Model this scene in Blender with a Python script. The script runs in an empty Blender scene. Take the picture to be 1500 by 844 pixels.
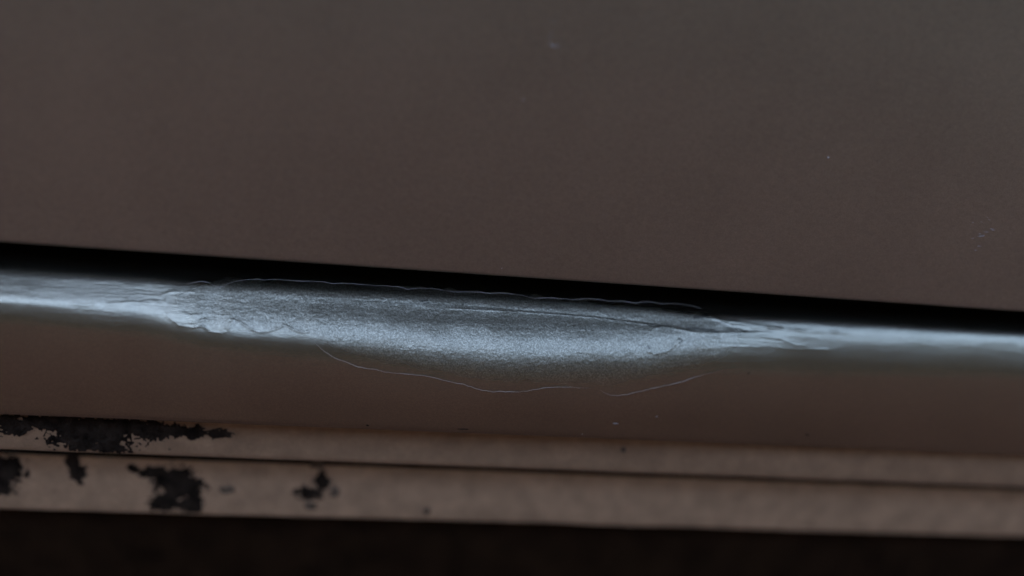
import bpy, bmesh, math, random
import numpy as np
from mathutils import Vector, Matrix
random.seed(4); rng = np.random.default_rng(11)
S = bpy.context.scene
C = S.collection

# ------------------------------------------------------------------ camera
F = 1250.0                       # focal length in pixels of the 1500 px wide photograph
PITCH = math.radians(22)
xw = np.array([8890., -589., -1250.]); xw /= np.linalg.norm(xw)
zw = np.array([0., math.cos(PITCH), math.sin(PITCH)]); zw -= xw*zw.dot(xw); zw /= np.linalg.norm(zw)
yw = np.cross(zw, xw)
R = np.array([xw, yw, zw])       # camera -> world
DIST = 0.42
AIM = np.array([0.0, -0.001, -0.0052])
CAM = AIM - R @ np.array([0, 0, -1.0])*DIST
cam = bpy.data.cameras.new('camera'); co = bpy.data.objects.new('camera', cam); C.objects.link(co)
M = Matrix.Identity(4)
for i in range(3):
    for j in range(3): M[i][j] = R[i, j]
    M[i][3] = CAM[i]
co.matrix_world = M
cam.sensor_width = 36; cam.lens = 36*F/1500; cam.clip_start = 0.01; cam.clip_end = 400
cam.dof.use_dof = True; cam.dof.focus_distance = 0.425; cam.dof.aperture_fstop = 30/22.0
S.camera = co

# ------------------------------------------------------------------ light
W = bpy.data.worlds.new('World'); S.world = W; W.use_nodes = True
nt = W.node_tree; bg = nt.nodes['Background']
sky = nt.nodes.new('ShaderNodeTexSky'); sky.sky_type = 'NISHITA'; sky.sun_disc = False
SUN_EL = math.radians(62)
sky.sun_elevation = SUN_EL; sky.sun_rotation = math.radians(283)
sky.air_density = 1.0; sky.dust_density = .7; sky.ozone_density = 1.0
nt.links.new(sky.outputs[0], bg.inputs[0]); bg.inputs[1].default_value = 0.15
sl = bpy.data.lights.new('sun', 'SUN'); sl.energy = 0.5; sl.angle = math.radians(12); sl.color = (1, .96, .91)
so = bpy.data.objects.new('sun', sl); C.objects.link(so)
# the veiled sun stands high in front of the car; the added roof keeps it off the car itself
az = math.radians(283); sdir = Vector((math.sin(az)*math.cos(SUN_EL), math.cos(az)*math.cos(SUN_EL), math.sin(SUN_EL)))
so.rotation_euler = sdir.to_track_quat('Z', 'Y').to_euler()
S.view_settings.view_transform = 'Standard'; S.view_settings.look = 'None'
S.view_settings.exposure = 3.68; S.view_settings.gamma = 1
S.render.engine = 'CYCLES'

# ------------------------------------------------------------------ helpers
def project(P):
    q = (P - CAM) @ R            # world -> camera
    return 750 + F*q[..., 0]/-q[..., 2], 422 - F*q[..., 1]/-q[..., 2]
def ray(px, py):
    d = R @ np.array([(px-750)/F, -(py-422)/F, -1.0]); return d/np.linalg.norm(d)
def on_plane_y(px, py, Y, tilt=0.0):
    d = ray(px, py); t = (Y-CAM[1])/d[1]; return CAM + d*t
def edge(px): return 356 + 0.068*px
def rat(px): return (379 - 0.0393*px)/349.5

def link(name, me, mat, parent=None, label=None):
    me.materials.append(mat)
    o = bpy.data.objects.new(name, me); C.objects.link(o); o.parent = parent
    if label: o['label'] = label
    return o
def grid_mesh(name, P, mat, parent=None, flip=False, attrs=None, smooth=True, label=None):
    n, m = P.shape[:2]
    idx = np.arange(n*m).reshape(n, m)
    a, b, c, d = idx[:-1, :-1], idx[1:, :-1], idx[1:, 1:], idx[:-1, 1:]
    q = np.stack([a, d, c, b] if flip else [a, b, c, d], -1).reshape(-1, 4)
    me = bpy.data.meshes.new(name)
    me.vertices.add(n*m); me.vertices.foreach_set('co', P.reshape(-1).astype(np.float32))
    me.loops.add(q.size); me.loops.foreach_set('vertex_index', q.reshape(-1).astype(np.int32))
    me.polygons.add(len(q)); me.polygons.foreach_set('loop_start', np.arange(0, q.size, 4, dtype=np.int32))
    me.update(calc_edges=True)
    me.polygons.foreach_set('use_smooth', np.full(len(q), smooth))
    for k, v in (attrs or {}).items():
        at = me.attributes.new(k, 'FLOAT', 'POINT'); at.data.foreach_set('value', v.reshape(-1).astype(np.float32))
    return link(name, me, mat, parent, label)

def vnoise(x, y, seed=0):
    """smooth value noise, about -1..1"""
    xi = np.floor(x).astype(np.int64); yi = np.floor(y).astype(np.int64); xf = x-xi; yf = y-yi
    def h(i, j):
        n = (i*374761393 + j*668265263 + seed*974711) & 0xffffffff
        n = ((n ^ (n >> 13))*1274126177) & 0xffffffff
        return ((n ^ (n >> 16)) & 0xffff)/32767.5 - 1
    u = xf*xf*(3-2*xf); v = yf*yf*(3-2*yf)
    return (h(xi, yi)*(1-u)+h(xi+1, yi)*u)*(1-v) + (h(xi, yi+1)*(1-u)+h(xi+1, yi+1)*u)*v
def fbm(x, y, seed=0, o=4):
    s = 0; a = 1; t = 0
    for k in range(o):
        s = s + a*vnoise(x*2**k, y*2**k, seed+k*7); t += a; a *= .55
    return s/t
def sstep(a, b, x):
    t = np.clip((x-a)/(b-a), 0, 1); return t*t*(3-2*t)

# ------------------------------------------------------------------ materials
def newmat(name):
    m = bpy.data.materials.new(name); m.use_nodes = True; n = m.node_tree
    return m, n, n.nodes['Principled BSDF']
def N(n, t, **kw):
    x = n.nodes.new(t)
    for k, v in kw.items(): setattr(x, k, v)
    return x
def coord(n, scale):
    tc = N(n, 'ShaderNodeTexCoord'); mp = N(n, 'ShaderNodeMapping'); mp.inputs['Scale'].default_value = scale
    n.links.new(tc.outputs['Object'], mp.inputs[0]); return mp.outputs[0]
def noise(n, vec, scale, detail=3, rough=.5):
    x = N(n, 'ShaderNodeTexNoise'); x.inputs['Scale'].default_value = scale; x.inputs['Detail'].default_value = detail
    x.inputs['Roughness'].default_value = rough; n.links.new(vec, x.inputs['Vector']); return x.outputs['Fac']
def math_(n, op, a, b=None, c=None):
    x = N(n, 'ShaderNodeMath', operation=op)
    for i, v in enumerate((a, b, c)):
        if v is None: continue
        if isinstance(v, (int, float)): x.inputs[i].default_value = v
        else: n.links.new(v, x.inputs[i])
    return x.outputs[0]
def bump(n, h, dist, strength=1.0, prev=None):
    b = N(n, 'ShaderNodeBump'); b.inputs['Distance'].default_value = dist
    if isinstance(strength, (int, float)): b.inputs['Strength'].default_value = strength
    else: n.links.new(strength, b.inputs['Strength'])
    n.links.new(h, b.inputs['Height'])
    if prev: n.links.new(prev, b.inputs['Normal'])
    return b.outputs['Normal']
def ramp(n, fac, stops):
    r = N(n, 'ShaderNodeValToRGB'); e = r.color_ramp.elements
    while len(e) < len(stops): e.new(.5)
    for k, (p, c) in enumerate(stops): e[k].position = p; e[k].color = (*c, 1)
    n.links.new(fac, r.inputs[0]); return r.outputs[0]

BROWN = (.205, .172, .121)
def paint(name,  rough=.36, repair=False, peel=.00003, base=BROWN, coat=.3, metal=.9):
    m, n, p = newmat(name)
    # slight drifts of tone in the lacquer
    v = coord(n, (1, 1, 1))
    dull = metal < .5; q_ = .2 if dull else .06
    tone = noise(n, v, 70 if dull else 14, 5 if dull else 3, .6)
    c1 = tuple(x*(1-q_) for x in base); c2 = tuple(x*(1+q_) for x in base)
    col = ramp(n, tone, [(.3, c1), (.7, c2)])
    # metal flakes: tiny cells that each lean their own way
    vo = N(n, 'ShaderNodeTexVoronoi'); vo.inputs['Scale'].default_value = 2100
    n.links.new(v, vo.inputs['Vector'])
    sep = N(n, 'ShaderNodeSeparateColor'); n.links.new(vo.outputs['Color'], sep.inputs[0])
    flake = sep.outputs[0]
    fine = noise(n, v, 900, 2)
    peelN = noise(n, coord(n, (1, 1.6, 1.6)), 330, 2, .5)
    long_ = noise(n, coord(n, (.16, 1, 1)), 1300, 4, .7)
    if repair:
        at = N(n, 'ShaderNodeAttribute', attribute_name='repair'); g = at.outputs['Fac']
        inv = math_(n, 'SUBTRACT', 1, g)
        nrm = bump(n, noise(n, coord(n, (.3, 1, 1)), 620, 3, .6), .00005, math_(n, 'MULTIPLY_ADD', inv, .6, .2))
        nrm = bump(n, long_, .00007, math_(n, 'MULTIPLY_ADD', inv, .75, .25), nrm)
        nrm = bump(n, peelN, peel, .8, nrm)
        nrm = bump(n, fine, .00009, math_(n, 'MULTIPLY_ADD', g, .7, .3), nrm)
        mx = N(n, 'ShaderNodeMix', data_type='RGBA', blend_type='MULTIPLY')
        n.links.new(math_(n, 'MULTIPLY_ADD', g, .42, .3), mx.inputs[0])
        n.links.new(col, mx.inputs[6]); n.links.new(ramp(n, flake, [(0, (.5, .5, .5)), (.6, (1, 1, 1)), (1, (1.55, 1.56, 1.58))]), mx.inputs[7])
        col = mx.outputs[2]
        dt = N(n, 'ShaderNodeAttribute', attribute_name='grime')
        mg = N(n, 'ShaderNodeMix', data_type='RGBA'); n.links.new(dt.outputs['Fac'], mg.inputs[0])
        n.links.new(col, mg.inputs[6]); mg.inputs[7].default_value = (.035, .03, .025, 1)
        col = mg.outputs[2]
        n.links.new(math_(n, 'MULTIPLY_ADD', g, .09, rough), p.inputs['Roughness'])
    else:
        nrm = bump(n, long_, .00003, .5)
        nrm = bump(n, peelN, peel*2.2, .9, nrm)
        nrm = bump(n, fine, .00004, .5, nrm)
        p.inputs['Roughness'].default_value = rough
        for sc, lo, hi in ((flake, .91, 1.10), (peelN, .95, 1.05)):
            mx = N(n, 'ShaderNodeMix', data_type='RGBA', blend_type='MULTIPLY'); mx.inputs[0].default_value = 1
            n.links.new(col, mx.inputs[6]); n.links.new(ramp(n, sc, [(.3 if sc is peelN else 0, (lo,)*3), (.7 if sc is peelN else 1, (hi,)*3)]), mx.inputs[7]); col = mx.outputs[2]
    n.links.new(col, p.inputs['Base Color']); n.links.new(nrm, p.inputs['Normal'])
    p.inputs['Metallic'].default_value = metal; p.inputs['Specular IOR Level'].default_value = .5 if metal > .5 else .15
    p.inputs['Coat Weight'].default_value = coat; p.inputs['Coat Roughness'].default_value = .22
    return m
m_door = paint('door_paint', .36, base=(.214, .171, .121))
m_sill = paint('sill_paint', .25, True, coat=.15, metal=1.0)
m_low = paint('flange_paint', .5, base=(.178, .101, .055), coat=0, metal=.25)
m_low2 = paint('pinch_flange_paint', .5, base=(.225, .130, .072), coat=0, metal=.2)

def plain(name, col, rough, bscale=400, bdist=.0003, metal=0, var=.35, spec=.3):
    m, n, p = newmat(name); v = coord(n, (1, 1, 1))
    t = noise(n, v, bscale*.3, 4)
    n.links.new(ramp(n, t, [(.3, tuple(c*(1-var) for c in col)), (.7, tuple(c*(1+var) for c in col))]), p.inputs['Base Color'])
    n.links.new(bump(n, noise(n, v, bscale, 4), bdist), p.inputs['Normal'])
    p.inputs['Roughness'].default_value = rough; p.inputs['Metallic'].default_value = metal
    p.inputs['Specular IOR Level'].default_value = spec
    return m
m_rubber = plain('black_rubber', (.012, .012, .012), .7)
m_under = plain('underside_shade_black', (.010, .0045, .002), .95, 150, .001, spec=.02)  # near-black base colour stands in for the shade under the car
m_dirt = plain('bare_rusted_metal', (.012, .0075, .005), .95, 500, .0008, var=.7, spec=.02)
m_lip = plain('bare_paint_edge', (.26, .215, .19), .55, 900, .00005, var=.15)
m_chip = plain('chipped_primer', (.45, .42, .40), .6, 900, .00005, var=.15)
m_roof = plain('sky_mask_dark', (.07, .052, .04), .85, 60, .001, var=.2)
m_wall = plain('horizon_mask_brown', (.05, .038, .028), .9, 30, .004, var=.12)
m_rub = plain('rubbed_lacquer', (.21, .185, .175), .5, 900, .00005, var=.1)
m_ground = plain('dark_soil_and_moss', (.068, .055, .043), .95, 8, .01, var=.3)
m_slab = plain('reflection_floor_brown', (.24, .108, .067), .9, 25, .002, var=.2)

# ------------------------------------------------------------------ ground
g = 150.0
P = np.zeros((61, 61, 3)); gx = np.sinh(np.linspace(-6, 6, 61)); gx *= g/gx[-1]
P[..., 0] = gx[:, None]; P[..., 1] = gx[None, :]; P[..., 2] = -.30
grd = grid_mesh('ground', P, m_ground); grd['kind'] = 'structure'

def slab_floor():  # added unseen slab, coloured to give the door its brown reflection
    bm = bmesh.new()
    for v in bmesh.ops.create_cube(bm, size=1)['verts']: v.co = (v.co.x*10, 1.35+v.co.y*5.5, -.325+v.co.z*.05+.029)
    me = bpy.data.meshes.new('reflection_floor'); bm.to_mesh(me); bm.free(); link('reflection_floor', me, m_slab)['kind'] = 'structure'
slab_floor()
# added unseen wall: hides the bright horizon so the paint reflects dark brown
def build_horizon_mask():
    bm = bmesh.new()
    for (x0, x1, y0, y1, z0, z1) in ((-14, 14, -4.25, -4.0, -.32, 2.5), (-14.04, 14.04, -4.31, -3.94, 2.502, 2.58)):
        r = bmesh.ops.create_cube(bm, size=1)['verts']
        for v in r: v.co = ((x0+x1)/2+v.co.x*(x1-x0), (y0+y1)/2+v.co.y*(y1-y0), (z0+z1)/2+v.co.z*(z1-z0))
    me = bpy.data.meshes.new('horizon_mask'); bm.to_mesh(me); o = link('horizon_mask', me, m_wall)
    o['label'] = 'long dark grey brown rendered wall closing the yard opposite the car'; o['category'] = 'wall'
build_horizon_mask()
# added unseen roof: narrows the sky to a strip for the sill highlight
def sky_mask():
    root = bpy.data.objects.new('sky_mask', None); C.objects.link(root); root.location = (0, -1.7, -.3)
    root['label'] = 'added unseen flat dark roof on posts, masking the upper sky'; root['category'] = 'sky_mask'
    def box(name, x0, x1, y0, y1, z0, z1):
        me = bpy.data.meshes.new(name); bm = bmesh.new()
        for v in bmesh.ops.create_cube(bm, size=1)['verts']: v.co = ((x0+x1)/2+v.co.x*(x1-x0), (y0+y1)/2+v.co.y*(y1-y0)+1.7, (z0+z1)/2+v.co.z*(z1-z0)+.3)
        bm.to_mesh(me); bm.free(); link(name, me, m_roof, root)
    for k in range(20): box('mask_board', -5+k*.5, -5+k*.5+.49, ROOF_Y, 4, 2.2, 2.23)
    box('mask_beam', -5, 5, ROOF_Y+.06, ROOF_Y+.18, 2.06, 2.198); box('mask_beam', -5, 5, 3.7, 3.82, 2.06, 2.198)
    for x in (-4.7, 4.7):
        for y in (ROOF_Y+.12, 3.76): box('mask_post', x-.055, x+.055, y-.055, y+.055, -.31, 2.058)
ROOF_Y = -1.85
sky_mask()

# ------------------------------------------------------------------ car
car = bpy.data.objects.new('car', None); C.objects.link(car); car.location = (0, 0, 0)
car['label'] = 'brown metallic car seen close at door bottom and badly repaired sill'
car['category'] = 'car'

XL, XR = -.75, .75
xs_f = np.concatenate([np.linspace(XL, -.31, 60)[:-1], np.linspace(-.31, .31, 1500), np.linspace(.31, XR, 60)[1:]])

# --- door skin: tucked under at the bottom, rolled hem
def door():
    nx = 160; X = np.linspace(XL, XR, nx)
    prof = []
    # hidden inner return, hem roll, outer face up
    rr = .0016
    prof += [(.016, .0022), (.010, .0012), (.004, .0006)]
    for k in range(9):
        a = math.radians(-90 - 5 + 0) ; t = k/8
        ang = math.radians(-90) + t*math.radians(-84)     # from pointing down to pointing outward
        prof.append((rr + rr*math.cos(ang), rr + rr*math.sin(ang)))
    y, z = prof[-1]; tuck = math.radians(4.5)
    H = np.concatenate([np.linspace(.002, .2, 70), np.linspace(.22, .85, 24)])
    z0 = z; last = 0
    for h in H:
        dz = h-last; last = h
        tt = tuck*(1-sstep(.25, .7, h)*1.2)
        y -= math.tan(tt)*dz; z += dz; prof.append((y, z))
    for k in range(1, 7):                                 # top rolls inward
        a = k/6*math.pi/2; prof.append((y+.03*math.sin(a)*1.0, z+.03*math.sin(a)*.6))
    prof.append((y+.9, z+.02))
    pr = np.array(prof)
    P = np.zeros((nx, len(pr), 3)); P[..., 0] = X[:, None]; P[..., 1] = pr[None, :, 0]; P[..., 2] = pr[None, :, 1]
    # faint waviness of pressed steel
    P[..., 1] += .00018*fbm(P[..., 0]*9, P[..., 2]*9, 3, 2)*sstep(.0, .01, P[..., 2])
    return grid_mesh('door', P, m_door, car, flip=True), pr
door_o, door_prof = door()
def door_point(px, py):
    for yy in [0]:
        Y = 0.0
        for _ in range(6):
            p = on_plane_y(px, py, Y); Y = np.interp(p[2], door_prof[12:100, 1], door_prof[12:100, 0])
    return p

# rubber seal and door shell behind the gap
P = np.zeros((2, 6, 3)); P[:, :, 0] = np.array([XL, XR])[:, None]
P[:, :, 1] = [.0022, .0026, .0400, .042, .046, .9]; P[:, :, 2] = [.0012, .0006, .0008, -.012, -.025, -.035]
grid_mesh('door_seal', P, m_rubber, car, flip=False, smooth=False)

# --- sill: the surface is marched column by column from a table of surface tilts
U = np.array([-200, 0, 200, 300, 500, 750, 950, 1050, 1200, 1500, 1700.])
#            w: offset below the door edge, px of the photograph at its centre scale
Wt = np.array([
 [0, 27, 34, 44, 68, 74, 82, 94, 108, 225],
 [0, 27, 34, 44, 68, 74, 82, 94, 108, 225],
 [0, 28, 35, 44, 64, 76, 88, 100, 116, 225],
 [0, 31, 38, 47, 66, 84, 97, 110, 126, 225],
 [0, 32, 39, 48, 68, 88, 104, 123, 142, 225],
 [0, 29, 36, 46, 66, 92, 112, 134, 156, 225],
 [0, 29, 36, 45, 61, 80, 101, 122, 144, 225],
 [0, 34, 39, 46, 57, 70, 86, 108, 130, 225],
 [0, 28, 36, 46, 58, 72, 88, 106, 126, 225],
 [0, 28, 35, 43, 50, 56, 72, 92, 112, 225],
 [0, 27, 34, 45, 54, 70, 84, 102, 114, 225.]])
Th = np.array([
 [72, 62, 48, 40, 38, 33, 24.5, 18.5, 6, -3],
 [72, 62, 48, 40, 38, 33, 24.5, 18.5, 6, -3],
 [72, 62, 48, 39, 37.5, 33, 25, 18.5, 6, -3],
 [72, 63, 49, 38, 38, 35, 30, 18, 8, -3],
 [72, 62, 47, 39, 42.5, 36, 30, 18, 7, -3],
 [72, 62, 47, 39.5, 44.5, 36, 30, 18, 7, -3],
 [72, 62, 47, 39, 43, 36, 31, 18, 7, -3],
 [72, 62, 47, 38, 41, 35, 29, 17, 7, -3],
 [72, 62, 49, 34, 29, 26, 21, 16, 6, -3],
 [72, 62, 49, 35, 31, 26.5, 24, 18.5, 6, -3],
 [72, 62, 49, 35, 31, 26.5, 24, 18.5, 6, -3.]])
def interp_u(T, u):
    k = np.clip(np.searchsorted(U, u)-1, 0, len(U)-2); t = np.clip((u-U[k])/(U[k+1]-U[k]), 0, 1); t = t*t*(3-2*t)*.5+t*.5
    return T[k]*(1-t[:, None]) + T[k+1]*t[:, None]
wrow = np.concatenate([np.arange(0, 22, 2.), np.arange(22, 160, .62), np.arange(160, 226.5, 1.6)])

def bump_line(px, py, pts, width, amp, taper=True):
    """height of a ridge that follows a polyline of photograph pixels"""
    pts = np.array(pts, float); best = np.full(px.shape, 1e9); tt = np.zeros(px.shape)
    L = np.concatenate([[0], np.cumsum(np.hypot(*np.diff(pts, axis=0).T))])
    sel = (px > pts[:, 0].min()-12) & (px < pts[:, 0].max()+12) & (py > pts[:, 1].min()-12) & (py < pts[:, 1].max()+12)
    X = px[sel]; Y = py[sel]; b = best[sel]; s_ = tt[sel]
    for k in range(len(pts)-1):
        a = pts[k]; d = pts[k+1]-a; l2 = (d**2).sum()
        t = np.clip(((X-a[0])*d[0]+(Y-a[1])*d[1])/l2, 0, 1)
        D = np.hypot(X-a[0]-t*d[0], Y-a[1]-t*d[1]); w = D < b
        b = np.where(w, D, b); s_ = np.where(w, (L[k]+t*math.sqrt(l2))/L[-1], s_)
    out = np.zeros(px.shape)
    e = np.exp(-(b/width)**2)*amp
    if taper: e *= sstep(0, .12, s_)*(1-sstep(.88, 1, s_))
    out[sel] = e; return out

def sill():
    X = xs_f; n = len(X)
    # pixel column of each X along the door edge
    base = np.stack([X, np.zeros(n), np.zeros(n)], -1); px0, py0 = project(base)
    w_t = interp_u(Wt, px0); th_t = interp_u(Th, px0)
    # unsteady hand: the bands wander a little in the repaired stretch
    rep_u = sstep(180, 330, px0)*(1-sstep(1000, 1180, px0))
    w_t[:, 4:9] += (vnoise(px0/70, px0*0+3, 5)*3.0*rep_u)[:, None]
    nw = len(wrow); TH = np.zeros((n, nw))
    for i in range(n): TH[i] = np.interp(wrow, w_t[i], th_t[i])
    ker = np.exp(-np.linspace(-2, 2, 13)**2); ker /= ker.sum()
    pad = np.pad(TH, ((0, 0), (6, 6)), mode='edge')
    TH = sum(pad[:, k:k+nw]*ker[k] for k in range(13))
    pxg = np.repeat(px0[:, None], nw, 1); wg = np.repeat(wrow[None], n, 0)
    act = sstep(30, 44, wg)*(1-sstep(95, 150, wg))
    TH += act*(1.8*fbm(pxg/120, wg/5, 21, 3) + 1.5*fbm(pxg/26, wg/3, 22, 3))
    TH += act*rep_u[:, None]*(1.5*fbm(pxg/34, wg/16, 31, 3))
    TH += sstep(120, 160, wg)*1.2*fbm(pxg/300, wg/40, 33, 2)
    TH = np.radians(TH)
    # start: on the ray through the door edge, a little inside the gap
    p = np.zeros((n, 3)); Y0 = .026
    st = base.copy(); st[:, 1] = 0.0; st[:, 2] = .0002
    dirs = st-CAM; p = st + dirs*((Y0)/dirs[:, 1])[:, None]
    p[:, 0] = X
    P = np.zeros((n, nw, 3)); Nn = np.zeros((n, nw, 3))
    r = rat(px0)
    for j in range(nw):
        th = TH[:, j]
        T = np.stack([np.zeros(n), -np.sin(th), -np.cos(th)], -1)
        Nn[:, j] = np.stack([np.zeros(n), -np.cos(th), np.sin(th)], -1); P[:, j] = p
        if j < nw-1:
            _, a = project(p); _, b = project(p+T*1e-4)
            J = np.maximum((b-a)/1e-4, 400)
            p = p + T*((wrow[j+1]-wrow[j])*r/J)[:, None]
    PX, PY = project(P)
    # relief of the botched repair
    h = np.zeros((n, nw))
    for pts, wd, amp in RIDGES: h += bump_line(PX, PY, pts, wd, amp)
    h *= .45 + .9*np.clip(.5+fbm(PX/13, PY/6, 61, 3), 0, 1)
    rep = REPMASK(PX, PY)
    h += rep*.00004*fbm(PX/7, PY/5, 41, 3)
    P = P + Nn*h[..., None]
    # wrap: inside under the door, and under the sill at the bottom
    th_in = []
    top = [P[:, 0] + np.array([0, d, -d*.0 - .004*(d/.03)]) for d in (.02, .012, .005)]
    last = P[:, -1]; bot = []
    q = last.copy(); th = math.radians(-4)
    for k in range(10):
        th -= math.radians(8.0); q = q + np.array([0, -math.sin(th), -math.cos(th)])*.0007; bot.append(q)
    for k in range(3): q = q + np.array([0, .008, .0004]); bot.append(q)
    A = np.concatenate([np.stack(top, 1), P, np.stack(bot, 1)], 1)
    def ext(a): return np.concatenate([np.repeat(a[:, :1], 3, 1), a, np.repeat(a[:, -1:], 13, 1)], 1)
    gr = np.zeros((n, nw))
    for pts, wd, amp in GRIME: gr = np.maximum(gr, bump_line(PX, PY, pts, wd, amp))
    o = grid_mesh('sill_panel', A, m_sill, car, flip=False, attrs={'repair': ext(rep), 'grime': ext(np.clip(gr, 0, 1))},
                  label='brown sill panel with wavy repainted filler patch and lifting paint edges')
    return o, P, Nn, PX, PY

def REPMASK(px, py):
    top = np.interp(px, [240, 330, 700, 1040, 1100], [440, 408, 425, 462, 490])
    bot = np.interp(px, [240, 300, 350, 460, 520, 700, 900, 1040, 1100], [450, 482, 478, 492, 520, 552, 560, 530, 495])
    wob = 3*vnoise(px/14, py/9, 8)
    return sstep(-3, 5, py-top+wob)*(1-sstep(-9, 9, py-bot+wob))*sstep(225, 330, px+8*wob)*(1-sstep(1020, 1120, px+4*wob))

TOPLINE_A = [(256, 421), (266, 417), (278, 413.5), (290, 412.5), (299, 414), (306, 419), (318, 421), (327, 416), (336, 412.5), (350, 410), (366, 409), (378, 410.5), (395, 409.5), (412, 410), (428, 412), (445, 412.5), (461, 412.5), (474, 414), (482, 416), (500, 415), (520, 416.5), (545, 418.5), (568, 419.5), (583, 421), (592, 424), (610, 422.5), (630, 423), (650, 425.5), (664, 428), (690, 427.5), (715, 430), (735, 429.5), (755, 431), (770, 434), (785, 437.5), (800, 436), (825, 438), (838, 439.5), (860, 438), (880, 439), (895, 442), (912, 441), (927, 443), (934, 445), (942, 442.5), (956, 442), (972, 446), (990, 444.5), (1005, 446.5), (1020, 448.5), (1032, 453), (1040, 460), (1043, 463)]
LOWLINE = [(460, 499), (468, 507), (478, 515), (492, 524), (500, 527), (508, 529), (517, 533), (527, 537), (540, 539.5), (553, 541), (565, 544.5), (580, 546.5), (596, 547.5), (612, 549.5), (626, 550.5), (640, 553), (655, 557.5), (670, 560.5), (684, 563.5), (700, 568.5), (712, 572), (725, 573.5), (742, 573.8), (758, 574.5), (772, 574), (785, 571.5), (798, 568.8), (810, 567.5), (830, 567), (852, 568), (870, 568.5)]
LOWLINE_B = [(884, 571), (890, 575.5), (898, 578.5), (910, 580), (922, 578.5), (935, 575.5), (950, 571.5), (966, 568), (985, 564), (1004, 559), (1024, 552), (1042, 547), (1062, 542)]
RIDGES = [
 (TOPLINE_A, 1.8, 0.000070),
 (LOWLINE, 2.0, 0.000056), (LOWLINE_B, 2.0, 0.000056),
 ([(236, 452), (248, 466), (262, 476), (282, 480), (296, 477), (308, 486), (326, 488), (338, 482)], 2.0, 0.000110),
 ([(246, 462), (258, 470), (270, 473), (288, 472), (300, 468), (316, 472)], 2.0, 0.000085),
 ([(262, 458), (280, 462), (304, 459), (326, 463), (344, 461)], 2.0, 0.000056),
 ([(232, 440), (238, 432), (250, 428), (268, 427), (290, 429)], 2.2, 0.000056),
 ([(1048, 470), (1075, 476), (1110, 480), (1150, 481)], 1.8, 0.000070),
 ([(1020, 512), (1070, 508), (1120, 508), (1170, 512), (1230, 512)], 2.0, 0.000049),
 ([(960, 540), (1000, 536), (1050, 530), (1100, 531), (1160, 528)], 1.6, 0.000042),
 ([(1000, 552), (1030, 548), (1060, 541), (1090, 538)], 1.6, 0.000035),
 ([(318, 476), (334, 482), (342, 468), (352, 472), (364, 480), (376, 486), (392, 486), (404, 482), (418, 476), (430, 483), (442, 487), (458, 485), (468, 492)], 1.7, 0.000110),
 ([(240, 446), (246, 430), (258, 424)], 3, 0.000070),
 ([(150, 446), (190, 443), (235, 442)], 2.5, 0.000070),
 ([(100, 443), (124, 448), (150, 443)], 2.5, 0.000056),
 # two shallow straight sanding grooves
 ([(440, 437), (520, 440), (600, 443), (680, 447), (760, 454), (840, 460), (900, 466), (960, 474), (1010, 481), (1050, 486)], 1.4, -0.000022),
 ([(620, 450), (760, 457), (860, 464), (930, 473), (990, 481)], 1.3, 0.000049),
 # curled lips at the right end
 ([(946, 497), (948, 489), (956, 482), (968, 478.5), (984, 480), (1000, 484), (1020, 487.5), (1050, 488), (1090, 488), (1130, 486)], 2.0, 0.000110),
 ([(946, 514), (958, 518), (975, 516), (985, 510), (992, 502), (998, 498)], 2.0, 0.000085),
 ([(1000, 462), (1030, 464), (1060, 470), (1090, 474), (1130, 480), (1180, 485), (1260, 489)], 1.9, 0.000085),
 ([(1010, 500), (1050, 494), (1100, 492), (1140, 495), (1165, 505), (1185, 508)], 2.0, 0.000080),
 ([(1060, 478), (1100, 484), (1140, 483)], 3.0, -0.000070),
 ([(992, 496.5), (997, 496), (1000, 498.5), (997, 501.5), (994, 504)], 1.0, -0.000085),
]
for k in range(34):          # hairline sanding marks, slanting
    x = random.uniform(560, 960); y = random.uniform(512, 560) - (abs(x-760)/260)*14; l = random.uniform(8, 26); s = random.choice((-.75, -.6, .12, .05))
    RIDGES.append(([(x, y), (x+l, y+s*l)], .8, random.choice((-1, 1))*.000022))
for k in range(45):          # faint lengthwise rub lines on the clean paint of both ends
    x = random.choice((random.uniform(-20, 260), random.uniform(1000, 1480))); l = random.uniform(30, 120)
    y = edge(x) + rat(x)*random.uniform(38, 96); s = .06 + random.uniform(-.03, .03)
    RIDGES.append(([(x, y), (x+l*.5, y+s*l*.5+random.uniform(-1, 1)), (x+l, y+s*l)], random.uniform(.8, 1.5), random.choice((-1, 1))*random.uniform(.000008, .00002)))
GRIME = [
 ([(996-4, 497), (997, 496.2), (1000, 498.6), (997, 501.5), (994, 504)], .9, .9),
 ([(1002, 480.5), (1020, 482), (1040, 484), (1056, 487)], 3.2, .6),
 ([(944, 475), (985, 479)], 2.4, .5),
 ([(1014, 465.5), (1028, 464), (1040, 461.5)], 2.2, .9),
 ([(948, 506), (953, 512)], 2.2, .55),
 ([(500, 441), (640, 447), (790, 457), (930, 470)], 1.1, .3),
 ([(616, 441.5), (628, 440)], 1.5, .8), ([(620, 445), (630, 443.5)], 1.3, .7), ([(676, 445.5), (680, 446)], 1.5, .7),
]
sill_o, SP, SN, SPX, SPY = sill()

# nearest surface point of the sill for a photograph pixel
def sill_point(px, py):
    i = int(np.argmin(np.abs(SPX[:, 120]-px)))
    j = int(np.argmin(np.abs(SPY[i]-py)))
    return SP[i, j], SN[i, j]

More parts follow.
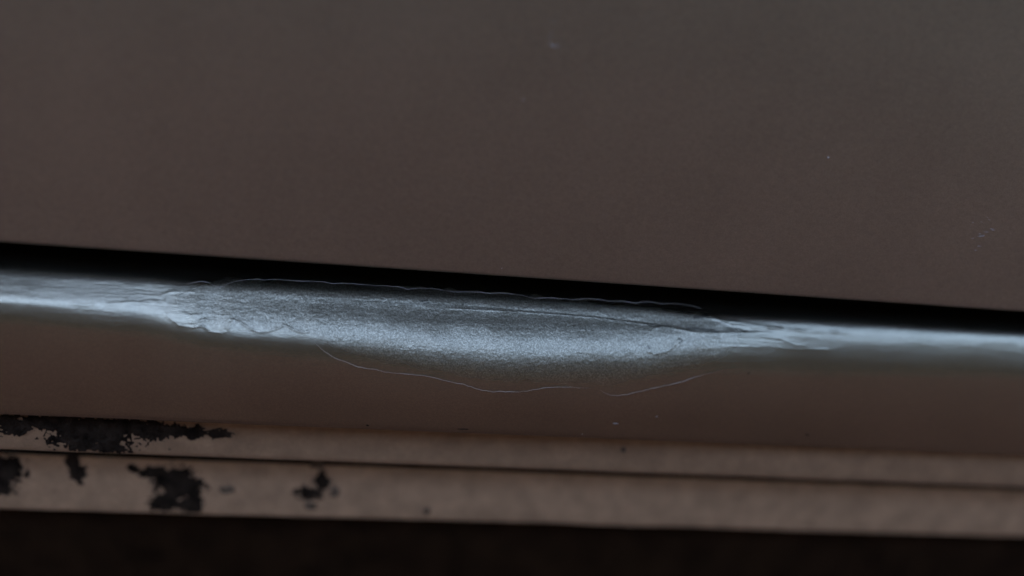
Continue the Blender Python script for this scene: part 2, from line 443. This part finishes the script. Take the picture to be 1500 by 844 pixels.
# --- lifting paint edges: thin strips of bare edge standing on the sill
def paint_edge(pts, w, parent, mat=m_lip, lift=.00012, label=None):
    pts = np.array(pts, float); L = np.concatenate([[0], np.cumsum(np.hypot(*np.diff(pts, axis=0).T))])
    n = max(6, int(L[-1]/2.0)); t = np.linspace(0, L[-1], n)
    x = np.interp(t, L, pts[:, 0]); y = np.interp(t, L, pts[:, 1]) + .35*vnoise(t/5, t*0+pts[0, 0], 77)
    ring = []
    for k in range(n):
        p, nn = sill_point(x[k], y[k]); f = min(1, k/9, (n-1-k)/20)*.85+.12
        f *= .75 + .35*float(vnoise(np.array([t[k]/17]), np.array([pts[0, 0]]), 15)[0])
        ww = w*f; d = np.cross(nn, [1, 0, 0]); d /= np.linalg.norm(d)
        ring.append([p - d*ww + nn*-.00005, p - d*ww*.6 + nn*lift*f, p + d*ww*.6 + nn*lift*f, p + d*ww - nn*.00005])
    P = np.array(ring)
    # smooth along the line so that the strip does not jitter with the grid
    for _ in range(2): P[1:-1] = (P[:-2]+P[2:]+2*P[1:-1])/4
    return grid_mesh('paint_edge', P, mat, parent, flip=False)
paint_edge(TOPLINE_A, .00011, sill_o)
paint_edge(LOWLINE, .00012, sill_o)
paint_edge(LOWLINE_B, .00011, sill_o)

# --- chips in the lacquer
def chip(p, nrm, w, h, parent, mat=m_chip, name='paint_chip', seed=0):
    nrm = np.array(nrm, float); nrm /= np.linalg.norm(nrm)
    d = np.cross(nrm, [1, 0, 0]); d /= np.linalg.norm(d); vs = []; r = random.Random(seed)
    for ring, s, z in ((0, 1, -.00004), (1, .75, .00006), (2, .3, .00002)):
        for k in range(12):
            a = k/12*2*math.pi; q = s*(1 + r.uniform(-.2, .2))
            vs.append(p + np.array([1, 0, 0])*w*q*math.cos(a) + d*h*q*math.sin(a) + nrm*z)
    fs = [(a*12+k, a*12+(k+1) % 12, (a+1)*12+(k+1) % 12, (a+1)*12+k) for a in (0, 1) for k in range(12)] + [tuple(24+k for k in range(12))]
    me = bpy.data.meshes.new(name); me.from_pydata([tuple(v) for v in vs], [], fs); me.update()
    return link(name, me, mat, parent)
for k, (px, py, w, h) in enumerate([(810, 33, .0010, .0005), (766, 146, .0008, .0004), (735, 393, .0003, .0004), (1213, 231, .0004, .0004), (757, 92+42, .0003, .0003)]):
    chip(door_point(px, py), (0, -1, -.1), w, h, door_o, seed=k)
for k in range(16):     # faint rub marks near the right edge
    a = random.uniform(0, 6.28); rr = random.uniform(0, 26)
    chip(door_point(1440+rr*math.cos(a)*.7, 345+rr*math.sin(a)*1.3), (0, -1, -.1), random.uniform(.0006, .0018), .00010, door_o, m_rub, 'rub_mark', 60+k)
for k, (px, py, w, h, m_) in enumerate([(914, 621, .0017, .0003, m_rub), (975, 610, .0010, .00022, m_rub), (1208, 638, .0010, .0006, m_dirt), (1100, 547, .0006, .0004, m_dirt), (868, 640, .0003, .0002, m_rub), (690, 634, .0030, .0004, m_dirt), (547, 631, .0008, .0004, m_dirt)]):
    p, nn = sill_point(px, py); chip(p, nn, w, h, sill_o, m_, seed=k+20)

def door_strip(pts, w):
    pts = np.array(pts, float); n = 14; t = np.linspace(0, 1, n); L = np.linspace(0, 1, len(pts)); ring = []
    for k in range(n):
        p = door_point(np.interp(t[k], L, pts[:, 0]), np.interp(t[k], L, pts[:, 1])); ww = w*(math.sin(math.pi*(k+.5)/n))
        ring.append([p+np.array([0, .0001, ww]), p+np.array([0, -.0001, ww*.5]), p+np.array([0, -.0001, -ww*.5]), p+np.array([0, .0001, -ww])])
    return grid_mesh('scratch', np.array(ring), m_scr, door_o, flip=True)
m_scr = plain('scratched_lacquer', (.26, .24, .23), .5, var=.1)
door_strip([(803, 60), (806, 65), (812, 68), (818, 67), (822, 63)], .00045)
door_strip([(806, 40), (808, 52), (805, 58)], .0003)

# --- flanges below the sill
ybot = float(np.median(SP[:, -1, 1])); print('sill bottom', SP[800, -1], project(SP[800, -1]))
def strip(name, Yf, top, bot, mat, seed, tilt, wav, thick=.002, label=None):
    """a hanging flange; top/bot give heights at the frame centre"""
    X = np.linspace(XL, XR, 900); rows = []
    hh = np.linspace(top, bot, 16)
    for z in hh: rows.append((Yf + math.tan(tilt)*(z-bot), z))
    P = np.zeros((len(X), 16+4, 3)); P[..., 0] = X[:, None]
    for j, (y, z) in enumerate(rows): P[:, j, 1] = y; P[:, j, 2] = z
    ed = wav*fbm(X*38, X*0+seed, seed, 3)
    f = np.linspace(0, 1, 16)[None]**3
    P[:, :16, 2] += ed[:, None]*f; P[:, :16, 1] += wav*.6*fbm(X*25, X*0+seed+9, seed, 3)[:, None]
    y0 = P[:, 15, 1]; z0 = P[:, 15, 2]
    for k, (dy, dz) in enumerate(((.0005, -.0006), (thick*.5, -.0009), (thick, -.0004), (thick, .03))):
        P[:, 16+k, 1] = y0+dy; P[:, 16+k, 2] = z0+dz
    return grid_mesh(name, P, mat, car, flip=False, label=label)
def zat(px, py, Y): return on_plane_y(px, py, Y)[2]
Y1 = ybot + .018; Y2 = ybot + .050
z1b = zat(750, 685, Y1); z2b = zat(750, 765, Y2)
print('flange', Y1, z1b, Y2, z2b)
f1 = strip('lower_flange', Y1, z1b+.035, z1b, m_low, 5, math.radians(3), .0002, .014, label='narrow brown lip under the sill with blackened peeled stretch')
f2 = strip('pinch_weld_flange', Y2, z2b+.035, z2b, m_low2, 9, math.radians(4), .0007, .003, label='lower seam flange with dark rust spots')

def patch(name, flange, Yf, blobs, thick, mat, seed, cell=.0003, rough=1.0, tilt=0, zb=0):
    """crust where paint has gone: blobs = (px, py, rx, ry) in photograph pixels on the flange"""
    pts = [(on_plane_y(x, y, Yf), rx/2900*1.0, ry/2900*1.0) for x, y, rx, ry in blobs]
    x0 = min(p[0]-a for p, a, b in pts)-.003; x1 = max(p[0]+a for p, a, b in pts)+.003
    z0 = min(p[2]-b for p, a, b in pts)-.003; z1 = max(p[2]+b for p, a, b in pts)+.003
    nx = int((x1-x0)/cell)+2; nz = int((z1-z0)/cell)+2
    X, Z = np.meshgrid(x0+np.arange(nx)*cell, z0+np.arange(nz)*cell, indexing='ij')
    f = np.full(X.shape, -9.)
    for p, a, b in pts: f = np.maximum(f, 1-np.hypot((X-p[0])/a, (Z-p[2])/b))
    f = f + rough*(.45*fbm(X*260, Z*260, seed, 3)+.3*vnoise(X*900, Z*900, seed+3))
    if zb: f = np.where(Z < zb+.0004, -9, f)
    H = np.clip(f*2.2, 0, 1)
    Yy = Yf + math.tan(tilt)*(Z-zb) + .0001 - .0003 - thick*H*(.55+.45*fbm(X*700, Z*700, seed+9, 2))
    keep = (f[:-1, :-1] > 0) & (f[1:, 1:] > 0) & (f[1:, :-1] > 0) & (f[:-1, 1:] > 0)
    idx = np.arange(nx*nz).reshape(nx, nz)
    q = np.stack([idx[:-1, :-1][keep], idx[1:, :-1][keep], idx[1:, 1:][keep], idx[:-1, 1:][keep]], -1)
    if not len(q): return
    used, inv = np.unique(q, return_inverse=True); V = np.stack([X, Yy, Z], -1).reshape(-1, 3)[used]; q = inv.reshape(-1, 4)
    me = bpy.data.meshes.new(name); me.from_pydata(V.tolist(), [], q.tolist()); me.update()
    me.polygons.foreach_set('use_smooth', [True]*len(q))
    return link(name, me, mat, flange)
T1 = math.radians(3); T2 = math.radians(4)
patch('blackened_patch', f1, Y1, [(40, 618, 60, 16), (90, 622, 50, 20), (110, 640, 46, 24), (150, 640, 60, 26), (130, 622, 90, 16), (200, 626, 40, 16), (150, 655, 60, 10), (12, 628, 24, 12)], .0012, m_dirt, 3, rough=1.7, tilt=T1, zb=z1b)
patch('blackened_patch', f1, Y1, [(250, 630, 34, 13), (285, 634, 26, 11), (225, 634, 24, 14)], .0005, m_dirt, 13, tilt=T1, zb=z1b)
patch('blackened_patch', f1, Y1, [(320, 636, 20, 9)], .0005, m_dirt, 17, tilt=T1, zb=z1b)
patch('blackened_patch', f1, Y1, [(913, 659, 5, 5)], .0004, plain('brown_speck', (.05, .035, .025), .95, spec=.02), 19, tilt=T1, zb=z1b)
m_stain = plain('brown_stain', (.07, .045, .028), .95, 500, .0003, var=.5, spec=.02)
for k, bl in enumerate([
    [(10, 690, 30, 26), (0, 712, 26, 20)],
    [(104, 678, 14, 18), (112, 695, 16, 22)],
    [(262, 710, 42, 36), (240, 735, 30, 22), (280, 740, 24, 22), (215, 694, 28, 12), (196, 688, 12, 10)],
    [(330, 719, 14, 9)], [(470, 705, 16, 20), (452, 724, 24, 16)], [(490, 722, 11, 14)],
    [(462, 684, 12, 10)], [(626, 748, 7, 11)], [(455, 742, 12, 8)]]):
    patch('rust_spot', f2, Y2, bl, .0007, m_stain if len(bl) == 1 else m_dirt, 40+k, cell=.0005, tilt=T2, zb=z2b)

# --- underside behind the flanges: shade put into black colour, rail added to fill it
def slab(name, pts, mat, label=None):
    P = np.zeros((40, len(pts), 3)); P[..., 0] = np.linspace(XL, XR, 40)[:, None]
    for j, (y, z) in enumerate(pts): P[:, j, 1] = y + .001*vnoise(np.linspace(0, 30, 40), np.full(40, j+.0), 3); P[:, j, 2] = z
    return grid_mesh(name, P, mat, car, flip=False, smooth=False, label=label)
slab('underbody', [(Y2+.004, z2b+.03), (Y2+.01, z2b+.012), (Y2+.20, z2b+.01), (1.5, z2b+.01), (1.5, z2b-.09), (1.6, z2b-.09), (1.6, .8), (1.2, .9)], m_under)
slab('shade_rail', [(Y2+.028, z2b+.0115), (Y2+.028, z2b-.085), (Y2+.034, z2b-.092), (Y2+.10, z2b-.092), (Y2+.106, z2b-.086), (Y2+.106, z2b+.0115)], m_under)
